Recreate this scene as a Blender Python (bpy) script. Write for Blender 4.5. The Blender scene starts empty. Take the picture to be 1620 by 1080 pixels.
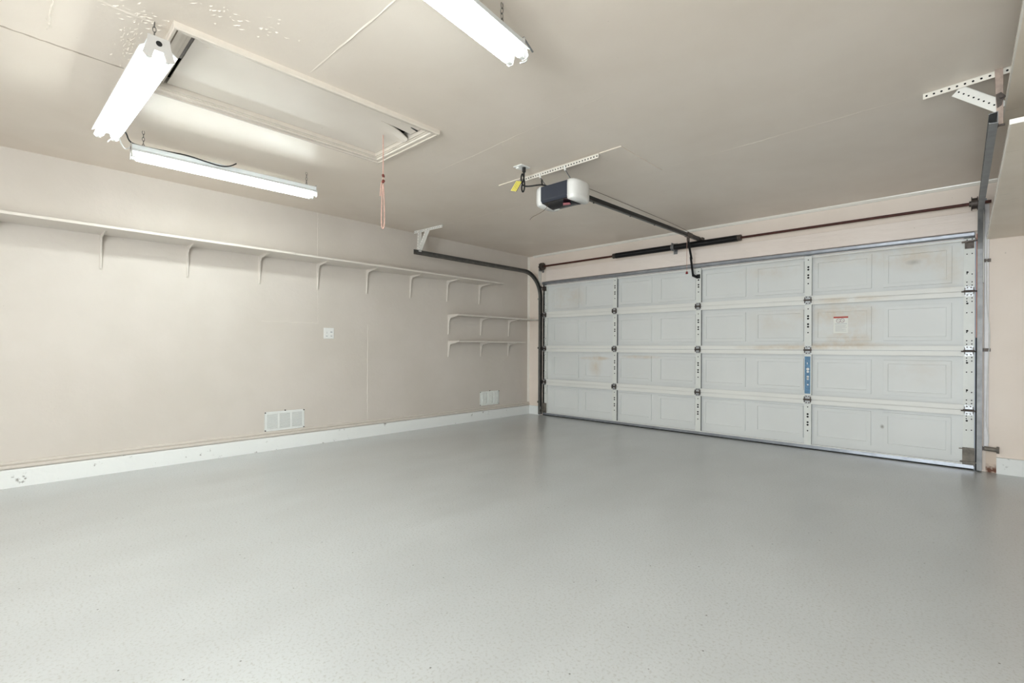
import bpy, bmesh, math, random
from mathutils import Matrix, Vector
random.seed(7)
S = bpy.context.scene
COL = S.collection
PI = math.pi

# ------------------------------------------------------------------ camera
CAMX, CAMZ, YAW, ROLL, FPX, V0 = 5.1426, 1.043, math.radians(43.457), math.radians(0.2707), 766.77, 550.12
fw = Vector((-math.sin(YAW), math.cos(YAW), 0)); rt = Vector((math.cos(YAW), math.sin(YAW), 0)); up = Vector((0, 0, 1))
ax = rt*math.cos(ROLL) + up*math.sin(ROLL); ay = -rt*math.sin(ROLL) + up*math.cos(ROLL)
cam = bpy.data.cameras.new('camera'); cam.sensor_width = 36; cam.lens = FPX/1620*36
cam.shift_y = (V0-540)/1620; cam.clip_start = .05
camo = bpy.data.objects.new('camera', cam); COL.objects.link(camo)
camo.matrix_world = Matrix(((ax.x, ay.x, -fw.x, CAMX), (ax.y, ay.y, -fw.y, 0), (ax.z, ay.z, -fw.z, CAMZ), (0, 0, 0, 1)))
S.camera = camo

# ------------------------------------------------------------------ world, light, exposure
w = bpy.data.worlds.new('world'); S.world = w; w.use_nodes = True
w.node_tree.nodes['Background'].inputs[0].default_value = (.75, .85, 1, 1)
w.node_tree.nodes['Background'].inputs[1].default_value = .3
S.view_settings.view_transform = 'Standard'; S.view_settings.look = 'None'
S.view_settings.gamma = 1; S.view_settings.use_curve_mapping = False
S.view_settings.exposure = 0.07
TUBE_STRENGTH = 25.0
FILL_POWER = 225.0
# added fill light, set in an invented opening in the wall behind the camera
dl = bpy.data.lights.new('added_fill_light', 'AREA'); dl.shape = 'RECTANGLE'; dl.size = 1.6; dl.size_y = 1.95
dl.energy = FILL_POWER; dl.color = (.90, .97, 1.0)
dlo = bpy.data.objects.new('added_fill_light', dl); COL.objects.link(dlo)
dlo.location = (4.95, -3.12, 1.13); dlo.rotation_euler = (math.radians(90), 0, 0)

# ------------------------------------------------------------------ materials
def nt_new(name):
    m = bpy.data.materials.new(name); m.use_nodes = True
    t = m.node_tree; b = t.nodes['Principled BSDF']
    return m, t, b
def lin(r, g, b):
    f = lambda c: (c/255/12.92) if c/255 <= .04045 else ((c/255+.055)/1.055)**2.4
    return (f(r), f(g), f(b), 1)
def node(t, typ, **kw):
    n = t.nodes.new(typ)
    for k, v in kw.items(): setattr(n, k, v)
    return n
def noise(t, vec, scale, detail=3, rough=.5, dist=0):
    n = node(t, 'ShaderNodeTexNoise'); n.inputs['Scale'].default_value = scale
    n.inputs['Detail'].default_value = detail; n.inputs['Roughness'].default_value = rough
    n.inputs['Distortion'].default_value = dist
    t.links.new(vec, n.inputs['Vector']); return n.outputs['Fac']
def ramp(t, fac, lo, hi, a=0., b=1.):
    n = node(t, 'ShaderNodeMapRange'); n.inputs[1].default_value = lo; n.inputs[2].default_value = hi
    n.inputs[3].default_value = a; n.inputs[4].default_value = b
    t.links.new(fac, n.inputs[0]); return n.outputs[0]
def mix(t, fac, a, b, mode='MIX'):
    n = node(t, 'ShaderNodeMix', data_type='RGBA', blend_type=mode)
    if isinstance(fac, float): n.inputs[0].default_value = fac
    else: t.links.new(fac, n.inputs[0])
    for s, v in ((6, a), (7, b)):
        if isinstance(v, tuple): n.inputs[s].default_value = v
        else: t.links.new(v, n.inputs[s])
    return n.outputs[2]
def math_(t, op, a, b=None):
    n = node(t, 'ShaderNodeMath', operation=op)
    for i, v in enumerate((a, b)):
        if v is None: continue
        if isinstance(v, (int, float)): n.inputs[i].default_value = v
        else: t.links.new(v, n.inputs[i])
    return n.outputs[0]
def bump(t, b, h, strength, dist=.01):
    n = node(t, 'ShaderNodeBump'); n.inputs['Strength'].default_value = strength; n.inputs['Distance'].default_value = dist
    t.links.new(h, n.inputs['Height']); t.links.new(n.outputs[0], b.inputs['Normal'])
def wpos(t): return node(t, 'ShaderNodeNewGeometry').outputs['Position']
def stretch(t, vec, s):
    n = node(t, 'ShaderNodeVectorMath', operation='MULTIPLY'); n.inputs[1].default_value = s
    t.links.new(vec, n.inputs[0]); return n.outputs[0]
def blob(t, vec, c, s, nz):
    a = node(t, 'ShaderNodeVectorMath', operation='SUBTRACT'); a.inputs[1].default_value = c; t.links.new(vec, a.inputs[0])
    m = node(t, 'ShaderNodeVectorMath', operation='MULTIPLY'); m.inputs[1].default_value = tuple(1/q for q in s); t.links.new(a.outputs[0], m.inputs[0])
    l = node(t, 'ShaderNodeVectorMath', operation='LENGTH'); t.links.new(m.outputs[0], l.inputs[0])
    f = ramp(t, l.outputs['Value'], 0, 1, 1, 0)
    return math_(t, 'MULTIPLY', f, nz)

def plain(name, col, rough=.5, metal=0., var=.06, scale=20, bmp=0., bscale=120, spec=.5):
    m, t, b = nt_new(name)
    p = wpos(t)
    n = noise(t, p, scale, 4)
    f = ramp(t, n, .3, .7, 1-var, 1+var)
    g = node(t, 'ShaderNodeVectorMath', operation='SCALE'); g.inputs[0].default_value = col[:3]
    t.links.new(f, g.inputs['Scale']); t.links.new(g.outputs[0], b.inputs['Base Color'])
    b.inputs['Roughness'].default_value = rough; b.inputs['Metallic'].default_value = metal
    b.inputs['Specular IOR Level'].default_value = spec
    if bmp: bump(t, b, noise(t, p, bscale, 3), bmp)
    return m

def paint_wall(name, c1, c2, rough, bstr, streak=(1, 1, 1)):
    m, t, b = nt_new(name); p = wpos(t)
    f = ramp(t, noise(t, p, 1.3, 3, .6), .35, .65)
    c = mix(t, f, c1, c2)
    sp = ramp(t, noise(t, p, 38, 2), .76, .80, 0, .30)          # small scuffs
    c = mix(t, sp, c, lin(150, 138, 124))
    t.links.new(c, b.inputs['Base Color'])
    t.links.new(ramp(t, noise(t, p, 2.5, 3), .3, .7, rough-.06, rough+.08), b.inputs['Roughness'])
    h = math_(t, 'ADD', noise(t, stretch(t, p, streak), 26, 4, .6), math_(t, 'MULTIPLY', noise(t, p, 3.0, 2), 2.2))
    bump(t, b, h, bstr, .012)
    return m

M = {}
M['wall'] = paint_wall('wall_paint', lin(216, 208, 200), lin(210, 202, 193), .5, .12)
M['wallwarm'] = paint_wall('door_wall_paint', lin(244, 231, 220), lin(238, 224, 212), .5, .12)
M['ceil'] = paint_wall('ceiling_paint', lin(234, 223, 211), lin(228, 216, 203), .36, .07, (1, 1, 1))
M['hatch'] = paint_wall('hatch_paint', lin(233, 224, 214), lin(226, 216, 205), .36, .10, (1, .25, 1))
M['header'] = paint_wall('header_board_paint', lin(250, 238, 230), lin(243, 230, 221), .5, .35, (.15, 1, 1))
M['shelf'] = paint_wall('shelf_paint', lin(224, 217, 209), lin(218, 210, 201), .45, .08)
M['trim'] = plain('trim_paint', lin(217, 209, 200), .42, 0, .03)
M['whitetrim'] = plain('white_trim_paint', lin(250, 246, 238), .22, 0, .02)
M['casing'] = plain('casing_paint', lin(216, 206, 194), .24, 0, .03)
M['seam'] = plain('seam_compound', lin(232, 221, 208), .45, 0, .04)
M['crack'] = plain('cracked_joint', lin(168, 155, 141), .8)
# curb: chipped white paint over concrete
m, t, b = nt_new('curb_paint'); p = wpos(t)
f = ramp(t, noise(t, p, 9, 6, .7), .62, .68)
c = mix(t, f, lin(240, 242, 241), lin(150, 148, 144))
t.links.new(c, b.inputs['Base Color']); b.inputs['Roughness'].default_value = .55
bump(t, b, noise(t, p, 30, 4), .3); M['curb'] = m
# floor: grey epoxy with specks
m, t, b = nt_new('epoxy_floor'); p = wpos(t)
big = ramp(t, noise(t, p, .8, 2, .5), .3, .7)
c = mix(t, big, lin(193, 196, 197), lin(203, 206, 207))
mid = ramp(t, noise(t, stretch(t, p, (1, .45, 1)), 2.6, 2, .5), .40, .80, 0, .6)
c = mix(t, mid, c, lin(184, 186, 186))
fine = ramp(t, noise(t, p, 95, 2, .6), .52, .72, 0, .8)
c = mix(t, fine, c, lin(172, 172, 168))
v = node(t, 'ShaderNodeTexVoronoi'); v.inputs['Scale'].default_value = 15; t.links.new(p, v.inputs['Vector'])
dk = math_(t, 'MULTIPLY', ramp(t, v.outputs['Distance'], .035, .065, 1, 0), ramp(t, noise(t, p, 4.1, 2), .47, .52))
c = mix(t, dk, c, lin(95, 93, 90))
t.links.new(c, b.inputs['Base Color'])
b.inputs['Roughness'].default_value = .30
b.inputs['Coat Weight'].default_value = .4; b.inputs['Coat Roughness'].default_value = .26
M['floor'] = m
# garage door steel with tan stains
def door_mat(name, col, stain=True):
    m, t, b = nt_new(name); p = wpos(t)
    nz = ramp(t, noise(t, p, 6, 5, .65), .3, .65)
    c = mix(t, ramp(t, noise(t, p, 1.6, 4), .35, .65), col, tuple(x*.95 for x in col[:3])+(1,))
    if stain:
        warm = lin(205, 178, 140)
        for ce, si, a in (((4.25, 5.85, 1.15), (.22, .3, .10), .9), ((4.1, 5.85, 1.42), (.45, .3, .12), .55), ((4.1, 5.83, 1.08), (.6, .3, .05), .8),
                          ((3.6, 5.83, 1.06), (.5, .3, .04), .6), ((4.2, 5.85, 1.30), (.4, .3, .25), .40), ((1.22, 5.85, .90), (.30, .3, .035), .9),
                          ((1.24, 5.85, .80), (.13, .3, .22), .5), ((1.95, 5.85, .93), (.35, .3, .03), .7), ((4.25, 5.83, 1.545), (.4, .3, .04), .7),
                          ((4.25, 5.85, 1.97), (.8, .3, .12), .35), ((4.8, 5.85, 1.9), (.45, .3, .16), .45), ((5.0, 5.85, 1.75), (.14, .3, .25), .35), ((3.5, 5.85, 1.9), (.4, .3, .12), .3),
                          ((3.55, 5.85, 1.35), (.33, .3, .2), .25), ((.75, 5.85, 1.8), (.5, .3, .25), .30), ((4.8, 5.85, .85), (.4, .3, .2), .2)):
            c = mix(t, math_(t, 'MULTIPLY', blob(t, p, ce, si, nz), a), c, warm)
        for ce, si, a in (((4.52, 5.85, .30), (.02, .1, .025), 1.), ((4.5, 5.83, .47), (.1, .1, .012), .6), ((4.75, 5.85, 1.86), (.07, .1, .03), .6)):
            c = mix(t, math_(t, 'MULTIPLY', blob(t, p, ce, si, nz), a), c, lin(120, 116, 108))
    t.links.new(c, b.inputs['Base Color']); b.inputs['Roughness'].default_value = .42
    bump(t, b, noise(t, p, 45, 3), .06, .004)
    return m
M['door'] = door_mat('door_skin_steel', lin(232, 234, 233))
M['rail'] = door_mat('door_rail_steel', lin(243, 243, 239))
M['stile'] = plain('door_stile_steel', lin(234, 236, 232), .4, 0, .02)
M['hole'] = plain('dark_hole', lin(18, 18, 18), .8)
M['galv'] = plain('galvanized_steel', lin(160, 164, 172), .38, .75, .12, 14)
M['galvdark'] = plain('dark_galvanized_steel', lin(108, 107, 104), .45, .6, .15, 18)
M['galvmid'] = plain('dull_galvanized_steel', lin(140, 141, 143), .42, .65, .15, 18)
M['hinge'] = plain('hinge_steel', lin(186, 188, 190), .42, .5, .25, 60)
M['rusty'] = plain('rusty_steel', lin(118, 98, 84), .7, .3, .35, 40, .2)
M['bracket'] = plain('bottom_bracket_steel', lin(126, 120, 112), .6, .4, .3, 25)
M['shaft'] = plain('oxide_red_shaft', lin(74, 33, 24), .5, .2, .2, 30)
M['black'] = plain('black_enamel', lin(22, 22, 24), .38, .2, .1)
M['darkcast'] = plain('dark_cast_metal', lin(92, 84, 79), .5, .6, .25, 50)
M['angle'] = plain('painted_angle_steel', lin(236, 230, 220), .45, 0, .04)
M['anglewhite'] = plain('white_painted_steel', lin(240, 238, 232), .4, 0, .04)
M['fixture'] = plain('white_enamel_fixture', lin(226, 230, 232), .35, 0, .02)
M['plate'] = plain('grey_end_plate', lin(190, 186, 182), .4, 0, .03)
M['chain'] = plain('zinc_chain', lin(120, 116, 112), .4, .8, .1)
M['socket'] = plain('white_socket_plastic', lin(230, 230, 228), .4)
M['whiteplastic'] = plain('white_plastic', lin(238, 238, 236), .3, 0, .01)
M['greyplastic'] = plain('grey_print', lin(150, 152, 158), .5)
M['navy'] = plain('dark_blue_grey_plastic', lin(48, 52, 64), .35, 0, .05)
M['blackplastic'] = plain('glossy_black_plastic', lin(22, 22, 28), .2, 0, .05)
M['lens'] = plain('frosted_light_lens', lin(232, 231, 228), .3, 0, .02)
M['pink'] = plain('faded_red_emblem', lin(196, 110, 120), .4)
M['cord'] = plain('black_rubber_cord', lin(18, 17, 17), .55)
M['wire'] = plain('brown_bell_wire', lin(110, 88, 72), .6)
M['rope'] = plain('faded_red_rope', lin(204, 164, 150), .85, 0, .12, 90, .3, 300)
M['knot'] = plain('dark_red_knot', lin(120, 60, 52), .8)
M['red'] = plain('red_plastic', lin(130, 30, 34), .4)
M['yellow'] = plain('yellow_card', lin(240, 226, 110), .6)
M['bluefilm'] = plain('blue_protective_film', lin(96, 140, 176), .35, 0, .22, 55)
M['paper'] = plain('white_label_paper', lin(240, 240, 234), .5, 0, .01)
M['redink'] = plain('red_print', lin(186, 72, 60), .6)
M['inkgrey'] = plain('grey_text_print', lin(196, 198, 200), .6)
M['inkpic'] = plain('mauve_pictogram_print', lin(172, 150, 156), .6)
M['pinkwood'] = plain('bare_pinkish_jamb_wood', lin(214, 150, 128), .6, 0, .15, 12)
M['rubber'] = plain('black_rubber_seal', lin(20, 20, 20), .7)
M['jamb'] = plain('white_jamb_paint', lin(236, 234, 236), .4, 0, .04)
m, t, b = nt_new('rust_stained_jamb_paint'); p = wpos(t)
zz = node(t, 'ShaderNodeSeparateXYZ'); t.links.new(p, zz.inputs[0])
f = math_(t, 'MULTIPLY', ramp(t, zz.outputs[2], .03, .08, 1, 0), ramp(t, noise(t, p, 30, 4), .35, .55))
t.links.new(mix(t, f, lin(226, 208, 192), lin(110, 66, 44)), b.inputs['Base Color']); b.inputs['Roughness'].default_value = .6; M['jambfoot'] = m
M['palerust'] = plain('pale_rusted_steel', lin(188, 168, 156), .6, .2, .2, 30)
M['ventwhite'] = plain('vent_white_enamel', lin(236, 238, 236), .35, 0, .02)
M['ventgrey'] = plain('vent_clear_grey', lin(238, 241, 237), .3, 0, .06, 30)
M['ventdark'] = plain('vent_slot_dark', lin(160, 164, 165), .7)
M['screw'] = plain('tarnished_screw', lin(70, 62, 54), .5, .6)
M['attic'] = plain('attic_void_dark', lin(45, 38, 32), .9)
m, t, b = nt_new('fluorescent_tube')
b.inputs['Base Color'].default_value = (.9, .9, .9, 1)
b.inputs['Emission Color'].default_value = (.92, 1, .965, 1); b.inputs['Emission Strength'].default_value = TUBE_STRENGTH
M['tube'] = m
# plywood boards with dark scrape marks
m, t, b = nt_new('scraped_board_paint'); p = wpos(t)
c = mix(t, ramp(t, noise(t, p, 2, 4), .35, .65), lin(240, 230, 216), lin(232, 221, 205))
sc = math_(t, 'MULTIPLY', ramp(t, noise(t, stretch(t, p, (.9, 9, 1)), 5, 4, .6), .64, .70, 0, .8), ramp(t, noise(t, p, 1.6, 2), .44, .52))
c = mix(t, sc, c, lin(150, 140, 126))
t.links.new(c, b.inputs['Base Color']); b.inputs['Roughness'].default_value = .45; M['board'] = m

# ------------------------------------------------------------------ mesh builder
class MB:
    def __init__(s): s.v = []; s.f = []; s.m = []; s.sm = []
    def add(s, vs, fs, mi=0, smooth=False):
        o = len(s.v); s.v += [tuple(q) for q in vs]
        for f in fs: s.f.append([o+i for i in f]); s.m.append(mi); s.sm.append(smooth)
        return s
    def box(s, x0, x1, y0, y1, z0, z1, mi=0):
        x0, x1 = sorted((x0, x1)); y0, y1 = sorted((y0, y1)); z0, z1 = sorted((z0, z1))
        return s.add([(x0,y0,z0),(x1,y0,z0),(x1,y1,z0),(x0,y1,z0),(x0,y0,z1),(x1,y0,z1),(x1,y1,z1),(x0,y1,z1)],
              [(3,2,1,0),(4,5,6,7),(0,1,5,4),(1,2,6,5),(2,3,7,6),(3,0,4,7)], mi)
    def bar(s, p0, p1, wx, wz, side=None, mi=0):
        p0, p1 = Vector(p0), Vector(p1); d = (p1-p0).normalized()
        a = Vector(side) if side else (Vector((0,0,1)).cross(d) if abs(d.z) < .9 else Vector((1,0,0)))
        a = (a - d*a.dot(d)).normalized(); c = d.cross(a)
        vs = [q + a*wx/2*i + c*wz/2*j for q in (p0, p1) for i, j in ((-1,-1),(1,-1),(1,1),(-1,1))]
        return s.add(vs, [(3,2,1,0),(4,5,6,7),(0,1,5,4),(1,2,6,5),(2,3,7,6),(3,0,4,7)], mi)
    def cyl(s, p0, p1, r, n=12, r1=None, mi=0, smooth=True):
        p0, p1 = Vector(p0), Vector(p1); d = (p1-p0).normalized(); r1 = r if r1 is None else r1
        a = d.orthogonal().normalized(); c = d.cross(a)
        vs = []
        for q, rr in ((p0, r), (p1, r1)):
            vs += [q + (a*math.cos(2*PI*i/n) + c*math.sin(2*PI*i/n))*rr for i in range(n)]
        s.add(vs, [(i, (i+1) % n, n+(i+1) % n, n+i) for i in range(n)], mi, smooth)
        s.add(vs, [tuple(range(n-1, -1, -1)), tuple(range(n, 2*n))], mi)
        return s
    def tube(s, pts, r, n=8, closed=False, mi=0, sub=0):
        P = [Vector(q) for q in pts]
        for _ in range(sub):
            Q = []; L = len(P)
            rng = range(L) if closed else range(L-1)
            if not closed: Q.append(P[0])
            for i in rng:
                a, b2 = P[i], P[(i+1) % L]; Q += [a*.75+b2*.25, a*.25+b2*.75]
            if not closed: Q.append(P[-1])
            P = Q
        L = len(P); vs = []; ref = None
        for i in range(L):
            d = (P[(i+1) % L]-P[i-1]) if closed else (P[min(i+1, L-1)]-P[max(i-1, 0)])
            d.normalize()
            a = (ref - d*ref.dot(d)) if ref is not None else d.orthogonal()
            if a.length < 1e-6: a = d.orthogonal()
            a.normalize(); ref = a; c = d.cross(a)
            vs += [P[i] + (a*math.cos(2*PI*k/n)+c*math.sin(2*PI*k/n))*r for k in range(n)]
        fs = []
        for i in range(L if closed else L-1):
            j = (i+1) % L
            fs += [(i*n+k, i*n+(k+1) % n, j*n+(k+1) % n, j*n+k) for k in range(n)]
        s.add(vs, fs, mi, True)
        if not closed: s.add(vs, [tuple(range(n-1, -1, -1)), tuple((L-1)*n+k for k in range(n))], mi)
        return s
    def prism(s, poly, axis, a0, a1, mi=0):
        # poly: 2d points; axis 'x': (y,z)  'y': (x,z)  'z': (x,y)
        def P(q, a): return (a, q[0], q[1]) if axis == 'x' else (q[0], a, q[1]) if axis == 'y' else (q[0], q[1], a)
        n = len(poly); vs = [P(q, a0) for q in poly]+[P(q, a1) for q in poly]
        return s.add(vs, [tuple(range(n)), tuple(range(2*n-1, n-1, -1))]+[(i, n+i, n+(i+1) % n, (i+1) % n) for i in range(n)], mi)
    def sweep(s, sec, frames, mi=0, caps=True):
        # sec: closed 2d polygon; frames: (point, A, B)
        n = len(sec); vs = []
        for p, A, B in frames: vs += [Vector(p)+Vector(A)*u+Vector(B)*v for u, v in sec]
        L = len(frames); fs = []
        for i in range(L-1): fs += [(i*n+k, i*n+(k+1) % n, (i+1)*n+(k+1) % n, (i+1)*n+k) for k in range(n)]
        if caps: fs += [tuple(range(n-1, -1, -1)), tuple((L-1)*n+k for k in range(n))]
        return s.add(vs, fs, mi)
    def disc(s, c, nrm, r, n=10, mi=0):
        c, d = Vector(c), Vector(nrm).normalized(); a = d.orthogonal().normalized(); e = d.cross(a)
        return s.add([c+(a*math.cos(2*PI*i/n)+e*math.sin(2*PI*i/n))*r for i in range(n)], [tuple(range(n))], mi)
    def mesh(s, name, mats, bevel=0, segs=2, fix=True):
        me = bpy.data.meshes.new(name)
        bm = bmesh.new(); V = [bm.verts.new(q) for q in s.v]
        for f, mi, sm in zip(s.f, s.m, s.sm):
            try: g = bm.faces.new([V[i] for i in f]); g.material_index = mi; g.smooth = sm
            except ValueError: pass
        loose = [q for q in bm.verts if not q.link_faces]
        if loose: bmesh.ops.delete(bm, geom=loose, context='VERTS')
        if bevel:
            bmesh.ops.remove_doubles(bm, verts=bm.verts, dist=1e-6)
            ed = [e for e in bm.edges if len(e.link_faces) == 2 and e.calc_face_angle(0) > .5]
            bmesh.ops.bevel(bm, geom=ed, offset=bevel, segments=segs, profile=.5, affect='EDGES', clamp_overlap=True)
        if fix: bmesh.ops.recalc_face_normals(bm, faces=bm.faces)
        bm.to_mesh(me); bm.free()
        for q in (mats if isinstance(mats, (list, tuple)) else [mats]): me.materials.append(M[q])
        return me
    def build(s, name, mats, parent=None, loc=(0, 0, 0), local=False, bevel=0, segs=2, fix=True):
        return place(name, s.mesh(name, mats, bevel, segs, fix), parent, loc, local)

def world_of(o):
    T = Matrix.Identity(4); T = o.matrix_basis.copy()
    if o.parent: T = world_of(o.parent) @ o.matrix_parent_inverse @ T
    return T
def place(name, me, parent=None, loc=(0, 0, 0), local=False, rot=None):
    o = bpy.data.objects.new(name, me); COL.objects.link(o)
    o.location = loc
    if rot: o.rotation_euler = rot
    if parent:
        o.parent = parent
        if not local: o.matrix_parent_inverse = world_of(parent).inverted()
    return o
def tag(o, label=None, cat=None, group=None, kind=None):
    if label: o['label'] = label
    if cat: o['category'] = cat
    if group: o['group'] = group
    if kind: o['kind'] = kind
    return o
def thing(name, label, cat, loc, rotz=0, group=None):
    o = bpy.data.objects.new(name, None); COL.objects.link(o); o.empty_display_size = .1
    o.location = loc; o.rotation_euler = (0, 0, rotz)
    return tag(o, label, cat, group)
def copy_tree(o, parent=None):
    c = o.copy(); COL.objects.link(c); c.parent = parent
    for ch in [q for q in bpy.data.objects if q.parent == o]: copy_tree(ch, c)
    return c

# ------------------------------------------------------------------ dimensions
D, H = 5.826, 2.498            # door-wall plane, ceiling height
XR, YB = 5.92, -3.00           # right wall, back wall
DX0, DX1 = .288, 5.164         # garage door edges

# ------------------------------------------------------------------ setting
fl = MB().box(-.2, XR+.2, YB-.2, D+1.0, -.1, 0).build('floor', 'floor'); tag(fl, 'grey speckled epoxy floor of the garage', None, None, 'structure')
wl = MB().box(-.15, 0, YB-.15, D, 0, H).build('wall_left', 'wall'); tag(wl, 'beige painted wall carrying the long shelf', None, None, 'structure')
wr = MB().box(XR, XR+.15, YB-.15, D, 0, H).build('wall_right', 'wall'); tag(wr, None, None, None, 'structure')
WX0, WX1, WZ0, WZ1 = 4.10, 5.80, .12, 2.15          # invented opening behind the camera, made to hold the fill light
wb = MB().box(0, WX0, YB-.15, YB, 0, H).box(WX1, XR, YB-.15, YB, 0, H).box(WX0, WX1, YB-.15, YB, 0, WZ0).box(WX0, WX1, YB-.15, YB, WZ1, H).build('wall_back', 'wall'); tag(wb, None, None, None, 'structure')
wn = MB()
for x0, x1 in ((WX0, WX0+.05), (WX1-.05, WX1), ((WX0+WX1)/2-.03, (WX0+WX1)/2+.03)): wn.box(x0, x1, YB-.09, YB-.04, WZ0, WZ1)
wn.box(WX0, WX1, YB-.09, YB-.04, WZ0, WZ0+.05).box(WX0, WX1, YB-.09, YB-.04, WZ1-.05, WZ1)
tag(wn.build('added_window_1', 'whitetrim'), None, None, None, 'structure')  # frame of the added opening, unseen, goes with the fill light
OX0, OX1, OZ = DX0+.03, DX1+.012, 2.02
wf = MB().box(-.15, OX0, D, D+.15, 0, H).box(OX1, XR+.15, D, D+.15, 0, H).box(OX0, OX1, D, D+.15, OZ, H).build('wall_front', 'wallwarm')
tag(wf, 'warm beige wall around the garage door', None, None, 'structure')
# ceiling with hatch opening
HX0, HX1, HY0, HY1 = 1.845, 2.495, .585, 1.965
ce = MB().box(-.15, HX0, YB-.15, D+.15, H, H+.03).box(HX1, XR+.15, YB-.15, D+.15, H, H+.03).box(HX0, HX1, YB-.15, HY0, H, H+.03).box(HX0, HX1, HY1, D+.15, H, H+.03).build('ceiling', 'ceil')
tag(ce, 'glossy beige painted drywall ceiling', None, None, 'structure')
MB().box(HX0-.05, HX1+.05, HY0-.05, HY1+.05, H+.35, H+.37).box(HX0-.05, HX0, HY0-.05, HY1+.05, H+.03, H+.35).box(HX1, HX1+.05, HY0-.05, HY1+.05, H+.03, H+.35).box(HX0, HX1, HY0-.05, HY0, H+.03, H+.35).box(HX0, HX1, HY1, HY1+.05, H+.03, H+.35).build('attic_box', 'attic', ce)  # dark box added behind the panel so its cracks read black
# taped ceiling seams: low uneven ridges
def ridge(name, parent, p0, p1, nrm, wid=.012, hgt=.003, mat='seam', wob=.003, n=24):
    p0, p1, nrm = Vector(p0), Vector(p1), Vector(nrm); d = (p1-p0).normalized(); a = nrm.cross(d)
    mb = MB(); vs = []
    for i in range(n+1):
        f = i/n; q = p0.lerp(p1, f)+a*random.uniform(-wob, wob); e = math.sin(PI*f)**.3 if 0 < f < 1 else .05
        w_ = wid*(.6+.8*random.random()); h_ = hgt*e*(.6+.8*random.random())
        vs += [q-a*w_/2, q+nrm*h_, q+a*w_/2]
    fs = []
    for i in range(n): fs += [(3*i, 3*i+3, 3*i+4, 3*i+1), (3*i+1, 3*i+4, 3*i+5, 3*i+2)]
    mb.add(vs, fs)
    return mb.build(name, mat, parent)
dn = (0, 0, -1)
ridge('ceiling_seam', ce, (2.59, 1.125, H), (4.6, 1.15, H), dn, .012, .0032)
ridge('ceiling_seam', ce, (1.72, 2.50, H), (3.70, 2.385, H), dn, .008, .0010, wob=.006)
ridge('ceiling_seam', ce, (.60, 3.60, H), (2.06, 3.70, H), dn, .008, .0012)
ridge('ceiling_seam', ce, (3.32, 3.68, H), (4.94, 3.61, H), dn, .008, .0014)
ridge('ceiling_seam', ce, (1.935, -.25, H), (1.912, .44, H), dn, .012, .003, 'crack')
ridge('ceiling_seam', ce, (2.50, -.1, H), (2.455, .47, H), dn, .02, .004)
ridge('ceiling_seam', ce, (2.60, .150, H), (2.05, .144, H), dn, .008, .004)
# pale slivers that draw the glare on the ceiling beside the hatch
mbf = MB()
def glare_strokes(c, spread, n, ang):
    for _ in range(n):
        x = c[0]+random.gauss(0, spread[0]); y = c[1]+random.gauss(0, spread[1]); a = ang+random.gauss(0, .25); L = random.uniform(.008, .035); w_ = random.uniform(.0008, .0022)
        dx, dy = math.cos(a), math.sin(a)
        vs = [(x, y, H), (x+dx*L*.5-dy*w_, y+dy*L*.5+dx*w_, H-random.uniform(.001, .004)), (x+dx*L, y+dy*L, H), (x+dx*L*.5+dy*w_, y+dy*L*.5-dx*w_, H)]
        mbf.add(vs, [(0, 1, 2), (0, 2, 3), (0, 3, 1), (1, 3, 2)])
glare_strokes((2.22, .415), (.12, .018), 70, .1); glare_strokes((2.48, .40), (.04, .06), 40, 1.0); glare_strokes((2.78, .72), (.05, .12), 40, .9); glare_strokes((2.08, .145), (.03, .006), 10, .1)
tag(mbf.build('glare_flecks', 'seam', ce), None, None, None, 'stuff')
# wall seams
lw = (1, 0, 0)
ridge('wall_seam', wl, (0, 2.362, 1.97), (0, 2.360, H), lw, .010, .003, 'shelf')
ridge('wall_seam', wl, (0, 2.367, 1.30), (0, 2.363, 1.66), lw, .008, .002, 'shelf')
ridge('wall_seam', wl, (0, 2.968, .19), (0, 2.966, 1.31), lw, .012, .0035, 'shelf')
ridge('wall_seam', wl, (0, 1.79, 1.298), (0, 2.36, 1.302), lw, .008, .002, 'shelf')
# low concrete curb and beige moulding
bl = MB().prism([(0, 0), (.040, 0), (.036, .124), (.030, .130), (0, .130)], 'y', YB, D).build('baseboard_left', 'curb'); tag(bl, 'chipped white curb along the left wall', None, None, 'structure')
bd = MB().box(.036, OX0-.06, D-.03, D, 0, .13).build('baseboard_front', 'curb'); tag(bd, 'short chipped white curb in the far corner', None, None, 'structure')
br = MB().box(5.30, XR, D-.035, D, 0, .135).build('baseboard_right', 'curb'); tag(br, 'chipped white curb right of the garage door', None, None, 'structure')
t1 = MB().prism([(0, .136), (.014, .136), (.018, .142), (.018, .160), (.006, .164), (.006, .168), (.014, .171), (.013, .182), (.008, .187), (0, .187)], 'y', YB, D).build('trim_1', 'trim'); tag(t1, 'beige moulding above the left curb', None, None, 'structure')
t2 = MB().prism([(D, H), (D-.030, H), (D-.028, H-.008), (D-.012, H-.024), (D, H-.028)], 'x', .1, XR).build('trim_2', 'whitetrim'); tag(t2, 'thin bead between ceiling and door wall, white for its highlight', None, None, 'structure')  # bead kept white to paint in the highlight along the edge
t3 = MB().prism([(0, D), (.012, D), (.010, D-.012), (.005, D-.028), (0, D-.045)], 'z', .186, H-.01).build('trim_3', 'whitetrim'); tag(t3, 'white strip for the highlight on the far left corner', None, None, 'structure')  # white strip paints the highlight of the rounded wall corner
t4 = MB().box(.36, 5.20, D-.022, D, 2.075, 2.245).build('trim_4', 'header', bevel=.003); tag(t4, 'rough painted header board above the garage door', None, None, 'structure')
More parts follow.
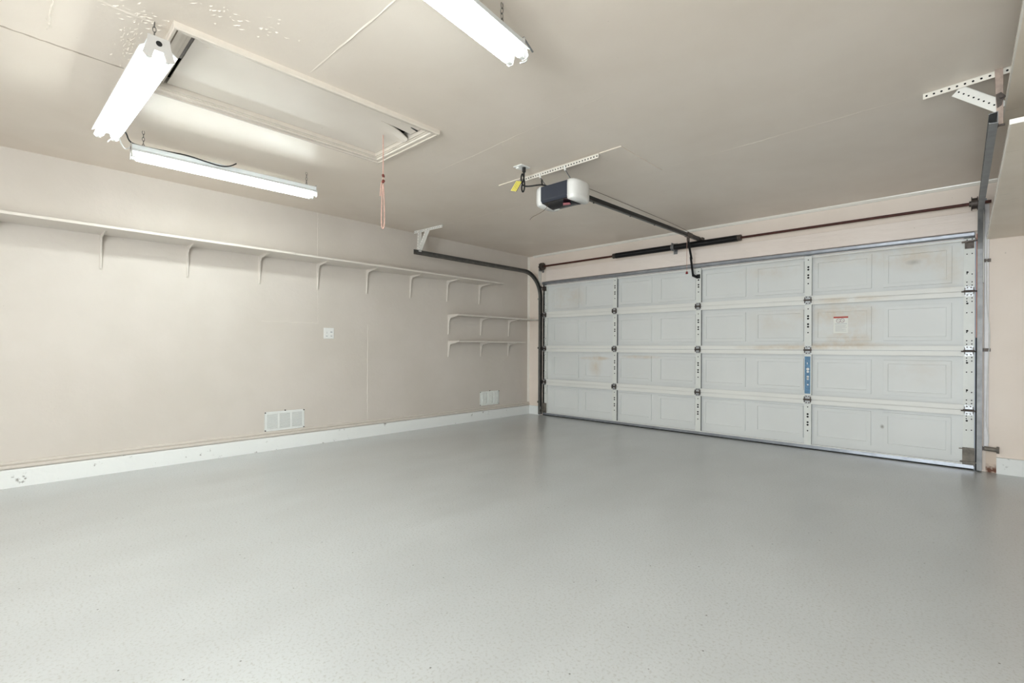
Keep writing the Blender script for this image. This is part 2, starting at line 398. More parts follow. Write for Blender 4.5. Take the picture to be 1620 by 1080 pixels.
t5 = MB().box(5.222, 5.252, D-.02, D, 0.2, 2.30).build('trim_5', 'jamb', bevel=.004); tag(t5, 'white jamb strip right of the door track', None, None, 'structure')
t6 = MB().box(OX1-.004, OX1+.022, D-.012, D+.05, 1.15, OZ+.03).build('trim_6', 'pinkwood'); tag(t6, 'bare pinkish jamb edge beside the garage door', None, None, 'structure')
t7 = MB().box(OX1-.006, OX1+.022, D-.006, D+.05, 0, 1.15).build('trim_7', 'rubber'); tag(t7, 'black gap seal beside the lower garage door', None, None, 'structure')
t8 = MB().box(5.235, 5.300, D-.014, D, 0, .20).build('trim_8', 'jambfoot'); tag(t8, 'rust-stained foot of the right door jamb', None, None, 'structure')

# plywood patch on the ceiling
pp = MB().box(2.07, 3.312, 3.06, 3.70, H-.007, H).build('patch_panel', 'ceil', ce)

# ------------------------------------------------------------------ garage door
yS = D                         # front of stiles and rails
yK = D+.040                    # front of skin
ZJ = [.02, .517, 1.035, 1.557, 2.062]
SX = [1.573, 2.736, 3.899]
gd = thing('door_1', 'closed white sectional garage door with raised panels', None, ((DX0+DX1)/2, D, 0)); gd['kind'] = 'structure'
def panel_mesh(wd, ht):
    mb = MB(); rings = [(0, 0), (.0015, -.011), (.036, -.011), (.038, -.002)]
    vs = []
    for ins, y in rings:
        a, b2 = wd/2-ins, ht/2-ins
        vs += [(-a, y, -b2), (a, y, -b2), (a, y, b2), (-a, y, b2)]
    fs = []
    for r in range(3): fs += [(r*4+i, r*4+(i+1) % 4, r*4+4+(i+1) % 4, r*4+4+i) for i in range(4)]
    fs.append((12, 13, 14, 15)); mb.add(vs, fs)
    # closed back
    mb.add([(-wd/2, .003, -ht/2), (wd/2, .003, -ht/2), (wd/2, .003, ht/2), (-wd/2, .003, ht/2)], [(3, 2, 1, 0)])
    return mb.mesh('panel', 'door')
pan = panel_mesh(.488, .335)
def stile_mesh(ht, film=False):
    mb = MB(); mb.box(-.0325, .0325, 0, .003, -ht/2, ht/2).box(-.0305, .0305, .003, .036, -ht/2, ht/2, 2)  # darker side faces stand in for the shade beside each stile
    for z, r in ((.17, .006), (.095, .010), (.068, .010), (.010, .010), (-.017, .010), (-.078, .007)):
        mb.disc((0, -.0006, z), (0, -1, 0), r, 12, 1)
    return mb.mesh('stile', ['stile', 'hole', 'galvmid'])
def endstile_mesh(ht):
    mb = MB(); mb.box(-.036, .036, 0, .036, -ht/2, ht/2)
    for z in (.20, .17, .075, -.10, -.17, -.20):
        for x in (-.015, .018): mb.disc((x, -.0006, z+random.uniform(-.004, .004)), (0, -1, 0), .005, 8, 1)
    for z in (.155, -.085): mb.disc((-.012, -.0007, z), (0, -1, 0), .008, 10, 1)
    return mb.mesh('end_stile', ['stile', 'hole'])
sm = stile_mesh(.516); em = endstile_mesh(.516)
bays = [(DX0+.072, SX[0]-.0325), (SX[0]+.0325, SX[1]-.0325), (SX[1]+.0325, SX[2]-.0325), (SX[2]+.0325, DX1-.072)]
PXC = [SX[0]-.872, SX[0]-.291] + [c+s_ for c in SX for s_ in (.291, .872)]
PXC = sorted(set(round(q, 3) for q in (SX[0]-.872, SX[0]-.2905, SX[0]+.2905, SX[1]-.2905, SX[1]+.2905, SX[2]-.2905, SX[2]+.2905, SX[2]+.872)))
for k in range(4):
    z0, z1 = ZJ[k], ZJ[k+1]; zc = (z0+z1)/2
    sec = MB().box(DX0, DX1, yK, yK+.012, z0+.001, z1-.001).build('section', 'door', gd)
    for px in PXC: place('panel', pan, sec, (px, yK, zc+(.0 if k else .004)))
    for x in SX: place('stile', sm, sec, (x, yS, zc), rot=None)
    for x in (DX0+.036, DX1-.036): place('end_stile', em, sec, (x, yS, zc))
    for (b0, b1) in bays:
        for (r0, r1) in ((z0+.001, z0+.046), (z1-.046, z1-.0015)):
            if k == 0 and r0 < .1: r1 = z0+.03; 
            if k == 3 and r1 > 2.0: r0 = z1-.062
            yy = yS+.002 if not (k == 3 and r1 > 2) else yS+.012
            MB().box(b0, b1, yy, yy+.004, r0, r1).box(b0, b1, yy+.004, yS+.037, r0+.003, r1-.003, 1).build('rail', ['rail', 'galvmid'], sec)  # grey body behind the face paints in the shadow line under the rail
# hinges
def hinge_mesh(end=0):
    mb = MB()
    mb.box(-.027, .027, -.005, 0, .006, .045, 0).box(-.027, .027, -.005, 0, -.045, -.006, 0)
    mb.box(-.030, -.025, -.030, 0, -.028, .030, 1).box(.025, .030, -.030, 0, -.028, .030, 1)
    mb.cyl((-.036, -.020, 0), (.036, -.020, 0), .009, 10, mi=1)
    for x, z in ((-.012, .032), (.012, .032), (-.012, -.032), (.012, -.032)): mb.cyl((x, -.010, z), (x, -.004, z), .006, 6, mi=1)
    if end:
        mb.cyl((-.05*end*0-.05, -.028, -.004), (.05, -.028, -.004), .006, 8, mi=1)
        mb.cyl((.036*end, -.028, -.004), (.085*end, -.028, -.004), .006, 8, mi=1)
        mb.cyl((.060*end, -.028, -.004), (.078*end, -.028, -.004), .020, 14, mi=2)
    return mb.mesh('hinge', ['hinge', 'darkcast', 'black'])
hm, hl, hr = hinge_mesh(), hinge_mesh(-1), hinge_mesh(1)
for z in ZJ[1:4]:
    for x in SX: place('hinge', hm, gd, (x, yS, z))
    place('roller_hinge', hl, gd, (DX0+.036, yS, z)); place('roller_hinge', hr, gd, (DX1-.036, yS, z))
# strut: hat section along the top
st = MB().prism([(yS+.012, 2.079), (yS+.004, 2.079), (yS+.002, 2.072), (yS-.034, 2.068), (yS-.040, 2.060), (yS-.040, 2.036), (yS-.034, 2.028), (yS+.002, 2.024), (yS+.004, 2.017), (yS+.012, 2.017)], 'x', DX0+.008, DX1-.004).build('strut', 'galv', gd)
tag(st, 'galvanized reinforcing strut along the top')
for x, s_ in ((DX0+.036, -1), (DX1-.036, 1)):
    MB().box(x-.03, x+.03, yS-.004, yS, 1.93, 2.0).box(x-.026, x-.020, yS-.035, yS, 1.94, 1.985).bar((x-.05, yS-.03, 1.985), (x+.045*s_, yS-.03, 1.992), .022, .012).cyl((x, yS-.03, 1.99), (x+.078*s_, yS-.03, 1.99), .006, 8).cyl((x+.058*s_, yS-.03, 1.99), (x+.076*s_, yS-.03, 1.99), .020, 14).build('top_roller_bracket', 'darkcast', gd)
    MB().box(x-.040, x+.040, yS-.006, yS, .03, .19).box(x-.045, x+.045, yS-.022, yS-.006, .060, .072).box(x-.040, x+.040, yS-.010, yS-.006, .12, .125).cyl((x-.055, yS-.014, .066), (x+.078*s_, yS-.014, .066), .006, 8).cyl((x-.062, yS-.008, .178), (x-.03, yS-.008, .178), .004, 8).cyl((x+.058*s_, yS-.014, .066), (x+.076*s_, yS-.014, .066), .020, 14).build('bottom_bracket', 'bracket', gd)
MB().box(DX0+.004, DX1-.004, yS-.008, yS+.045, .012, .040).box(DX0+.004, DX1-.004, yS-.014, yS-.006, .012, .020).build('bottom_retainer', 'galv', gd)
MB().prism([(yS-.004, .012), (yS-.008, .004), (yS, 0), (yS+.035, 0), (yS+.042, .006), (yS+.04, .012)], 'x', DX0+.004, DX1-.004).build('bottom_seal', 'rubber', gd)
# sticker on the door
lb = MB().box(4.118, 4.243, yK-.0025, yK-.0015, 1.209, 1.375).build('warning_sticker', 'paper', gd); tag(lb, 'white warning sticker with a red heading')
yl = yK-.0029
MB().box(4.118, 4.243, yl, yK-.0026, 1.361, 1.377).build('sticker_heading', 'redink', lb)
pm = MB().tube([(4.160+.017*math.cos(a), yl, 1.335+.020*math.sin(a)) for a in [i*2*PI/14 for i in range(14)]], .002, 5, True)
pm.tube([(4.194+.017*math.cos(a), yl, 1.337+.020*math.sin(a)) for a in [i*2*PI/14 for i in range(14)]], .002, 5, True).bar((4.150, yl, 1.348), (4.172, yl, 1.322), .003, .002).bar((4.184, yl, 1.350), (4.206, yl, 1.324), .003, .002)
pm.build('sticker_pictogram', 'inkpic', lb)
tx = MB().box(4.130, 4.232, yl, yK-.0026, 1.300, 1.306)
for i, wd in enumerate((.092, .084, .098, .06, .090, .07, .094)): tx.box(4.134, 4.134+wd, yl, yK-.0026, 1.285-i*.0095, 1.288-i*.0095)
tx.build('sticker_text_lines', 'inkgrey', lb)
# blue film on one stile
bf = MB().box(3.870, 3.922, yS-.0022, yS-.001, .578, .968)
for z, r in ((.835, .014), (.808, .012), (.755, .011), (.732, .011), (.672, .008)): bf.disc((3.899, yS-.0026, z), (0, -1, 0), r, 12, 1)
bf.box(3.894, 3.904, yS-.0026, yS-.0022, .735, .752, 1).box(3.891, 3.897, yS-.0026, yS-.0022, .885, .905, 1)
tag(bf.build('protective_film', ['bluefilm', 'whiteplastic'], gd), 'torn strip of blue protective film on a stile')

# ------------------------------------------------------------------ door tracks
def track(label, x_low, x_end, sgn, y_end, mat, place_label):
    # sgn: +1 opening towards +x
    root = thing('door_track', label, 'door track', (x_low, D-.045, 0), 0, 'garage door tracks')
    yv, zc, R, zh = D-.040, 1.815, .385, 2.200
    pts = [(x_low, yv, .012), (x_low, yv, .9), (x_low, yv, zc)]
    fr = []
    for p_ in pts: fr.append((p_, (sgn, 0, 0), (0, -1, 0)))
    vert = fr[:]
    cur = [vert[-1]]
    N = 12
    for i in range(1, N+1):
        a = i/N*PI/2
        n_ = (0, -math.cos(a), -math.sin(a))
        cur.append(((x_low, yv-R+R*math.cos(a), zc+R*math.sin(a)), (sgn, 0, 0), n_))
    yh = yv-R
    hor = [cur[-1], ((x_low+(x_end-x_low)*.5, (yh+y_end)/2, zh), (sgn, 0, 0), (0, 0, -1)), ((x_end, y_end, zh), (sgn, 0, 0), (0, 0, -1))]
    th = .0025
    sec = [(.034, -.020), (.034-.001, -.024), (0, -.029), (0, .029), (.033, .024), (.034, .020), (.031, .020), (.030, .022), (th, .026), (th, -.026), (.030, -.022), (.031, -.020)]
    for nm, f_ in (('vertical_track', vert), ('curved_track', cur), ('horizontal_track', hor)):
        MB().sweep(sec, f_).build(nm, mat, root)
    bk = -sgn
    # mounting angle and jamb brackets
    MB().box(x_low+bk*.002, x_low+bk*.006, yv-.03, D, 1.62, 2.24).box(x_low+bk*.002, x_low+bk*.035, D-.004, D, 1.62, 2.24).build('flag_bracket', 'anglewhite', root)
    for z in (.20, 1.045, 1.81):
        MB().box(x_low+bk*.002, x_low+bk*.006, yv-.015, D, z-.014, z+.014).box(x_low+bk*.002, x_low+bk*.05, D-.030, D-.025, z-.014, z+.014).cyl((x_low+bk*.03, D-.042, z), (x_low+bk*.03, D-.028, z), .008, 6).build('jamb_bracket', 'darkcast', root)
    return root
tl = track('dark grey curved door track along the left wall', .252, .246, 1, 3.43, 'galvdark', '')  # darker steel than the right track puts its shade into the colour
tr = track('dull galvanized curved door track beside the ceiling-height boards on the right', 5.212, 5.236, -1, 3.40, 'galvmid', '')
# long anchor bolt at the foot of the right track
ab = MB().cyl((5.225, D-.045, .205), (5.302, D-.045, .200), .019, 12).cyl((5.300, D-.045, .200), (5.316, D-.045, .200), .029, 8).cyl((5.306, D-.045, .20), (5.306, D, .20), .008, 8).build('anchor_bolt', 'bracket')
tag(ab, 'rusty horizontal stub bolt at the foot of the right track', 'bolt')
# loose white wire along the right jamb
ww = MB().tube([(5.238, D-.026, 2.0), (5.236, D-.03, 1.6), (5.240, D-.03, 1.4), (5.254, D-.03, 1.25), (5.258, D-.03, 1.12), (5.246, D-.03, .95), (5.240, D-.03, .6), (5.236, D-.03, .42), (5.252, D-.03, .33), (5.254, D-.026, .25)], .0032, 6, sub=2).build('sensor_wire', 'whiteplastic')
tag(ww, 'thin white wire bulging loosely down the right jamb', 'wire')

# ------------------------------------------------------------------ perforated angles and hangers
def perf_angle(mb, p0, p1, wid, legdir, up_, spacing=.035, hr=.005, th=.003, hm_=1):
    # flat leg from p0 to p1, width along up_, second leg along legdir
    p0, p1 = Vector(p0), Vector(p1); d = (p1-p0).normalized(); u_ = Vector(up_).normalized(); l_ = Vector(legdir).normalized()
    def slab(a, b2, A, B, wa, wb):
        vs = [q + A*i + B*j for q in (a, b2) for i, j in ((0, 0), (wa, 0), (wa, wb), (0, wb))]
        mb.add(vs, [(3,2,1,0),(4,5,6,7),(0,1,5,4),(1,2,6,5),(2,3,7,6),(3,0,4,7)])
    slab(p0, p1, u_, l_, wid, th)
    top = u_*(wid-th)
    slab(p0+top, p1+top, u_, l_, th, wid)
    n = int((p1-p0).length/spacing)
    for i in range(n):
        c = p0+d*(i+.5)*(p1-p0).length/n+u_*wid*.45
        mb.disc(c-l_*.0008, -l_, hr, 8, hm_)
        mb.disc(c+l_*(th+.0008), l_, hr, 8, hm_)
ho = thing('opener_mount_angle', 'perforated white angle bar screwed to the ceiling above the opener', 'angle bar', (2.76, 3.05, 2.49))
mb = MB(); perf_angle(mb, (2.395, 3.052, 2.456), (3.13, 3.045, 2.456), .034, (0, 1, 0), (0, 0, 1), .026, .006)
mb.build('perforated_angle', ['angle', 'hole'], ho)
for x, x2 in ((2.56, 2.625), (2.815, 2.872)):
    MB().bar((x, 3.044, 2.475), (x+.012, 3.042, 2.435), .016, .004, (1, 0, 0)).build('clip', 'anglewhite', ho)
    MB().bar((x+.010, 3.046, 2.44), (x2+.02, 3.07, 2.318), .014, .003, (0, 1, 0)).build('hanger_strap', 'galvmid', ho)

hr_ = thing('track_hanger', 'perforated angle hanger with wide diagonal brace holding the right track', 'track hanger', (5.12, 3.58, 2.49), 0, 'track hangers on the ceiling')
mb = MB(); perf_angle(mb, (4.938, 3.605, 2.465), (5.32, 3.545, 2.465), .033, (0, 1, 0), (0, 0, 1), .030, .0055); mb.build('ceiling_angle', ['angle', 'hole'], hr_)
mb = MB(); perf_angle(mb, (5.060, 3.588, 2.435), (5.236, 3.560, 2.275), .062, (0, 1, 0), (.16, 0, .176), .024, .0045); mb.build('diagonal_brace', ['anglewhite', 'hole'], hr_)
mb = MB().prism([(5.230, 2.497), (5.257, 2.497), (5.258, 2.20), (5.240, 2.20)], 'y', 3.545, 3.548).prism([(5.226, 2.497), (5.230, 2.497), (5.240, 2.20), (5.236, 2.20)], 'y', 3.545, 3.575); mb.build('drop_angle', 'palerust', hr_)
MB().prism([(5.230, 2.365), (5.250, 2.372), (5.268, 2.345), (5.258, 2.335), (5.252, 2.305), (5.236, 2.295)], 'y', 3.538, 3.544).cyl((5.250, 3.528, 2.345), (5.250, 3.54, 2.345), .008, 6).build('bolt_plate', 'darkcast', hr_)
MB().cyl((5.235, 3.535, 2.205), (5.235, 3.555, 2.205), .008, 8).cyl((5.225, 3.548, 2.205), (5.265, 3.548, 2.205), .006, 8).build('track_bolt', 'darkcast', hr_)
hl_ = thing('track_hanger', 'small white perforated hanger holding the left track end', 'track hanger', (.34, 3.56, 2.49), 0, 'track hangers on the ceiling')
mb = MB(); perf_angle(mb, (.085, 3.55, 2.462), (.60, 3.585, 2.462), .034, (0, 1, 0), (0, 0, 1), .030, .0055); mb.build('ceiling_angle', ['anglewhite', 'hole'], hl_)
mb = MB(); perf_angle(mb, (.168, 3.545, 2.480), (.214, 3.50, 2.225), .034, (0, 1, 0), (1, 0, .1), .035, .004); mb.build('drop_angle', ['anglewhite', 'hole'], hl_)
mb = MB(); perf_angle(mb, (.335, 3.54, 2.475), (.222, 3.50, 2.225), .036, (0, 1, 0), (1, 0, -.4), .028, .004); mb.build('diagonal_brace', ['anglewhite', 'hole'], hl_)

# ------------------------------------------------------------------ torsion spring assembly
yT, zT = D-.09, 2.298
ts = thing('torsion_spring_assembly', 'black torsion springs on a dark red shaft above the garage door', 'door spring', (2.45, yT, zT))
MB().cyl((.27, yT, zT), (5.262, yT, zT), .0130, 12).build('shaft', 'shaft', ts)
def spring(x0, x1):
    n = int((x1-x0)/.0085); pts = []
    mb = MB(); r = .0325
    segs = 12; P = []
    for i in range(n*segs+1):
        a = 2*PI*i/segs; P.append((x0+(x1-x0)*i/(n*segs), yT+r*math.cos(a), zT+r*math.sin(a)))
    mb.tube(P, .0052, 5)
    return mb.build('spring', 'black', ts)
spring(1.64, 2.43); spring(2.48, 3.22)
for x in (1.62, 3.235): MB().cyl((x-.022, yT, zT), (x+.022, yT, zT), .034, 14).cyl((x+(.022 if x < 2 else -.022), yT, zT), (x+(.05 if x < 2 else -.05), yT, zT), .027, 12).cyl((x, yT-.03, zT), (x, yT-.045, zT), .008, 6).build('winding_cone', 'darkcast', ts)
MB().box(2.450, 2.456, yT-.045, D, zT-.045, zT+.05).box(2.43, 2.48, D-.026, D-.0225, zT-.075, zT+.06).cyl((2.436, yT, zT), (2.472, yT, zT), .042, 14).build('center_bearing_bracket', 'galvmid', ts)
for x, s_ in ((.345, -1), (5.160, 1)):
    mb = MB().cyl((x-.022, yT, zT), (x-.016, yT, zT), .058, 18).cyl((x-.016, yT, zT), (x+.014, yT, zT), .046, 18).cyl((x+.014, yT, zT), (x+.020, yT, zT), .056, 18).cyl((x-.035, yT, zT), (x+.035, yT, zT), .024, 10)
    mb.build('cable_drum', 'darkcast', ts)
    MB().box(x+s_*.040, x+s_*.045, yT-.035, D, zT-.07, zT+.045).box(x+s_*.040, x+s_*.075, D-.004, D, zT-.08, zT+.05).build('end_bearing_plate', 'galvmid', ts)

# ------------------------------------------------------------------ opener
OXc = 2.795
op = thing('garage_door_opener', 'ceiling garage door opener with dark housing and white light lenses', 'door opener', (OXc, 3.14, 2.18))
MB().prism([(2.935, 2.315), (2.935, 2.205), (2.950, 2.188), (3.150, 2.186), (3.165, 2.20), (3.165, 2.315)], 'x', OXc-.130, OXc+.130).build('housing', 'navy', op, bevel=.004)
bp = MB()
N = 10; vs = []
for i in range(N+1):
    y = 2.950+(3.150-2.950)*i/N; dz = .020*math.sin(PI*(i/N)**1.6)
    vs += [(OXc-.131, y, 2.190), (OXc+.131, y, 2.190), (OXc-.120, y, 2.182-dz), (OXc+.120, y, 2.182-dz)]
fs = []
for i in range(N):
    a, b2 = i*4, i*4+4
    fs += [(a+2, a+3, b2+3, b2+2), (a, a+2, b2+2, b2), (a+1, b2+1, b2+3, a+3), (a, b2, b2+1, a+1)]
fs += [(0, 1, 3, 2), (N*4, N*4+2, N*4+3, N*4+1)]
bp.add(vs, fs).build('bottom_cover', 'blackplastic', op)
def lens(s_):
    mb = MB(); x0, x1 = OXc+s_*.128, OXc+s_*.205
    pl = [(x0, 2.937), (x0+s_*.030, 2.938), (x0+s_*.058, 2.950), (x1-s_*.006, 2.98), (x1, 3.02), (x1, 3.09), (x1-s_*.010, 3.13), (x0+s_*.05, 3.160), (x0, 3.166)]
    lev = [(2.172, .80), (2.180, .93), (2.205, 1.), (2.29, 1.), (2.312, .95), (2.322, .82)]
    vs = []
    for z, sc in lev: vs += [(x0+(x-x0)*sc, 3.05+(y-3.05)*(.5+.5*sc), z) for x, y in pl]
    n = len(pl); fs = [tuple(range(n)), tuple(range((len(lev)-1)*n+n-1, (len(lev)-1)*n-1, -1))]
    for r in range(len(lev)-1): fs += [(r*n+i, r*n+(i+1) % n, r*n+n+(i+1) % n, r*n+n+i) for i in range(n)]
    mb.add(vs, fs, 0, True)
    return mb.build('light_lens', 'lens', op)
lens(1); lens(-1)
tag(MB().prism([(OXc+.055, 2.985), (OXc+.10, 3.010), (OXc+.085, 3.045), (OXc+.02, 3.03)], 'z', 2.160, 2.163).build('emblem', 'pink', op), 'small faded red emblem under the housing')
tag(MB().prism([(OXc-.11, 3.085), (OXc-.06, 3.085), (OXc-.06, 3.105), (OXc-.11, 3.105)], 'z', 2.160, 2.163).build('white_label', 'paper', op), 'small white label under the housing')
# rail, trolley, arm
rl0, rl1 = Vector((2.815, 3.15, 2.298)), Vector((2.785, 5.74, 2.350))
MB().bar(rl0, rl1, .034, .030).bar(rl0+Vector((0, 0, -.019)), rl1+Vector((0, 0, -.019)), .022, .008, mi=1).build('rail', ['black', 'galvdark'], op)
for f_ in (.12, .36, .55):
    q = rl0.lerp(rl1, f_); MB().cyl(q+Vector((.0, 0, -.02)), q+Vector((0, 0, -.032)), .008, 8).build('rail_bolt', 'galvdark', op)
tq = rl0.lerp(rl1, .875)
MB().bar(tq+Vector((0, -.06, -.002)), tq+Vector((0, .06, 0)), .046, .046).bar(tq+Vector((0, -.012, -.03)), tq+Vector((0, -.012, -.075)), .03, .012).build('trolley', 'darkcast', op)
a0 = tq+Vector((0, -.012, -.06))
MB().bar(a0, (2.745, 5.60, 2.10), .024, .006, (1, 0, 0)).bar((2.742, 5.585, 2.12), (2.704, 5.745, 1.918), .024, .006, (1, 0, 0)).build('straight_arm', 'black', op)
MB().bar((2.700, 5.735, 1.930), (2.722, 5.815, 1.912), .030, .012, (0, 0, 1)).box(2.715, 2.757, yS-.010, yS-.001, 1.895, 1.945).build('door_bracket', 'black', op)
MB().box(2.762, 2.808, D-.06, D, 2.325, 2.375).bar((2.785, 5.70, 2.352), (2.785, 5.80, 2.352), .05, .02).build('header_bracket', 'darkcast', op)
MB().tube([tq+Vector((-.006, -.03, -.06)), tq+Vector((-.006, -.032, -.25)), tq+Vector((-.006, -.03, -.42))], .0022, 6).build('release_cord', 'rope', op)
q = tq+Vector((-.006, -.03, -.44)); MB().cyl(q+Vector((0, 0, .02)), q, .009, 10, .015).cyl(q, q+Vector((0, 0, -.008)), .015, 10, .012).build('release_knob', 'red', op)
# antenna wire below the housing
MB().tube([(2.70, 2.99, 2.19), (2.69, 2.975, 2.15), (2.665, 2.95, 2.12), (2.62, 2.93, 2.10), (2.60, 2.91, 2.085), (2.585, 2.90, 2.065)], .0018, 6, sub=2).build('antenna', 'wire', op)
# outlet, cord, tag, wire
co = thing('ceiling_outlet', 'white outlet plate on the ceiling with a black plug', 'outlet', (2.515, 2.875, 2.49))
MB().box(2.470, 2.560, 2.825, 2.93, H-.008, H).build('plate', 'whiteplastic', co, bevel=.003)
MB().box(2.487, 2.515, 2.838, 2.874, H-.020, H-.008).box(2.487, 2.515, 2.882, 2.918, H-.013, H-.008).build('receptacle', 'whiteplastic', co, bevel=.002)
pc = MB().cyl((2.532, 2.885, H-.008), (2.532, 2.885, H-.045), .014, 10).tube([(2.532, 2.885, H-.04), (2.534, 2.884, H-.09), (2.520, 2.880, H-.13), (2.515, 2.876, H-.17), (2.525, 2.874, H-.205), (2.540, 2.874, H-.205), (2.550, 2.874, H-.17), (2.545, 2.876, H-.12), (2.530, 2.878, H-.07), (2.522, 2.876, H-.055), (2.512, 2.872, H-.08), (2.520, 2.868, H-.13), (2.545, 2.868, H-.165), (2.59, 2.885, H-.172), (2.64, 2.92, H-.165), (2.668, 2.95, H-.16), (2.70, 2.99, H-.172)], .0062, 8, sub=2).tube([(2.668, 2.95, H-.155), (2.655, 2.96, H-.13), (2.64, 2.98, H-.11), (2.625, 3.0, H-.10)], .006, 8, sub=2).build('power_cord', 'cord')
tag(pc, 'black power cord looped between ceiling outlet and opener', 'cord')
tc = MB()
for i in range(4):
    a, b2 = i/4, (i+.74)/4
    def tp(u, v_): # u across, v down
        return Vector((2.470-.062*v_+.062*u, 2.862, 2.392-.066*v_-.020*u))
    vs = [tp(a, 0), tp(b2, 0), tp(b2, 1), tp(a, 1)]; vs += [q+Vector((0, .002, 0)) for q in vs]
    tc.add(vs, [(0,1,2,3),(7,6,5,4),(0,4,5,1),(1,5,6,2),(2,6,7,3),(3,7,4,0)], 0)
    vs = [tp(b2, 0), tp((i+1)/4, 0), tp((i+1)/4, 1), tp(b2, 1)]; vs += [q+Vector((0, .002, 0)) for q in vs]
    tc.add(vs, [(0,1,2,3),(7,6,5,4),(0,4,5,1),(1,5,6,2),(2,6,7,3),(3,7,4,0)], 1)
tco = tc.build('caution_tag', ['yellow', 'black']); tag(tco, 'yellow tag with black stripes tied to the power cord', 'tag')
bw = MB().tube([(2.80, 3.10, 2.322), (2.70, 3.40, H-.06), (2.63, 3.62, H-.012), (2.62, 4.4, H-.004), (2.625, 5.2, H-.006), (2.64, 5.55, H-.02), (2.70, 5.79, H-.08), (2.76, 5.80, 2.39)], .0022, 6, sub=2).build('bell_wire', 'wire')
tag(bw, 'thin brown wire running along the ceiling from opener to header', 'wire')

# ------------------------------------------------------------------ attic hatch
ah = thing('attic_hatch', 'attic ladder hatch with moulded frame and split plywood panel', 'attic hatch', (2.17, 1.275, 2.46))
def casing(x0, x1, y0, y1):
    # mitred moulding: profile (distance outwards from the opening, drop)
    prof = [(.0, .0), (.0, .010), (.012, .012), (.015, .020), (.034, .022), (.036, .013), (.040, .013), (.043, .030), (.052, .030), (.056, .024), (.057, .0)]
    C_ = [(x0, y0, -1, -1), (x1, y0, 1, -1), (x1, y1, 1, 1), (x0, y1, -1, 1)]
    for i in range(4):
        a, b2 = C_[i], C_[(i+1) % 4]; mb = MB(); n = len(prof)
        vs = [(q[0]+q[2]*u, q[1]+q[3]*u, H-v_) for q in (a, b2) for u, v_ in prof]
        fs = [(k, (k+1) % n, n+(k+1) % n, n+k) for k in range(n)]+[tuple(range(n)), tuple(range(2*n-1, n-1, -1))]
        mb.add(vs, fs).build('casing', 'casing', ah)
casing(HX0, HX1, HY0, HY1)
# inner jamb lining
for nm, (x0, x1, y0, y1) in enumerate(((HX0, HX0+.012, HY0, HY1), (HX1-.012, HX1, HY0, HY1), (HX0+.012, HX1-.012, HY0, HY0+.012), (HX0+.012, HX1-.012, HY1-.012, HY1))):
    MB().box(x0, x1, y0, y1, H-.006, H+.06).build('lining', 'casing', ah)
# hinged-side rails seen in the gap at the near end
MB().box(HX0+.013, HX1-.013, HY0+.020, HY0+.034, H+.012, H+.03).build('hinge_strip', 'casing', ah)
MB().bar((2.20, HY0+.042, H+.022), (2.46, HY0+.042, H+.022), .012, .01).build('piano_hinge', 'darkcast', ah)
# plywood panel built as strips so that its far end can split and sag
PX0, PX1, PY0, PY1, zP = HX0+.016, HX1-.016, HY0+.052, HY1-.018, H+.020
def sag(x, y, side):
    f_ = max(0, (y-1.70)/(PY1-1.70))
    g = 0
    if side == 'mid': g = -.034*f_*f_*max(0, 1-abs((x-2.255)/.10))
    return zP-.0+g - .004*f_
def strip(x0a, x0b, x1a, x1b, side, nm, y0, y1, nx=8, ny=14):
    mb = MB(); vs = []
    for j in range(ny+1):
        y = y0+(y1-y0)*j/ny; fy = j/ny
        e0 = x0a+(x0b-x0a)*fy**1.6; e1 = x1a+(x1b-x1a)*fy**1.6
        for i in range(nx+1):
            x = e0+(e1-e0)*i/nx; vs.append((x, y, sag(x, y, side)))
    nv = len(vs); vs += [(x, y, z+.006) for x, y, z in vs]
    W_ = nx+1; fs = []
    for j in range(ny):
        for i in range(nx):
            a = j*W_+i; fs += [(a, a+1, a+W_+1, a+W_), (nv+a, nv+a+W_, nv+a+W_+1, nv+a+1)]
    for j in range(ny):
        a = j*W_; fs += [(a, a+W_, nv+a+W_, nv+a), (a+nx, nv+a+nx, nv+a+nx+W_, a+nx+W_)]
    for i in range(nx):
        fs += [(i, nv+i, nv+i+1, i+1), (ny*W_+i, ny*W_+i+1, nv+ny*W_+i+1, nv+ny*W_+i)]
    mb.add(vs, fs)
    return mb
pn = strip(PX0, PX0, PX1, PX1, '', '', PY0, 1.70, 4, 4)
pn.f += []; 
s1 = strip(PX0, PX0, 2.345, 2.288, 'mid', '', 1.70, PY1, 16, 14)
s2 = strip(2.347, 2.326, PX1, PX1, '', '', 1.70, PY1-.002, 6, 14)
for s_ in (s1, s2):
    o_ = len(pn.v); pn.v += s_.v; pn.f += [[o_+i for i in f_] for f_ in s_.f]; pn.m += s_.m; pn.sm += s_.sm
hp = pn.build('hatch_panel', 'hatch', ah)
tag(hp, 'painted plywood hatch door split at its far end')
MB().prism([(2.395, PY1-.0005), (2.412, PY1-.0005), (2.420, 1.885), (2.414, 1.883)], 'z', zP-.0062, zP-.0048).build('split', 'hole', hp)
for x, y in ((2.45, .72), (2.40, .70), (2.42, 1.80), (2.46, 1.1)): MB().cyl((x, y, zP-.003), (x, y, zP), .006, 8).build('nail', 'seam', hp)
rp = thing('pull_cord', 'faded red pull cord with a long loop hanging from the attic hatch', 'cord', (2.18, 1.82, 1.86))
MB().tube([(2.178, 1.82, 2.512), (2.180, 1.82, 2.38), (2.180, 1.82, 2.24), (2.181, 1.82, 2.19)], .0038, 8).build('cord', 'rope', rp)
MB().tube([(2.181, 1.82, 2.195), (2.168, 1.82, 2.10), (2.160, 1.82, 1.95), (2.166, 1.82, 1.875), (2.182, 1.82, 1.862), (2.197, 1.82, 1.875), (2.201, 1.82, 1.95), (2.192, 1.82, 2.10)], .0042, 8, True, sub=2).build('loop', 'rope', rp)
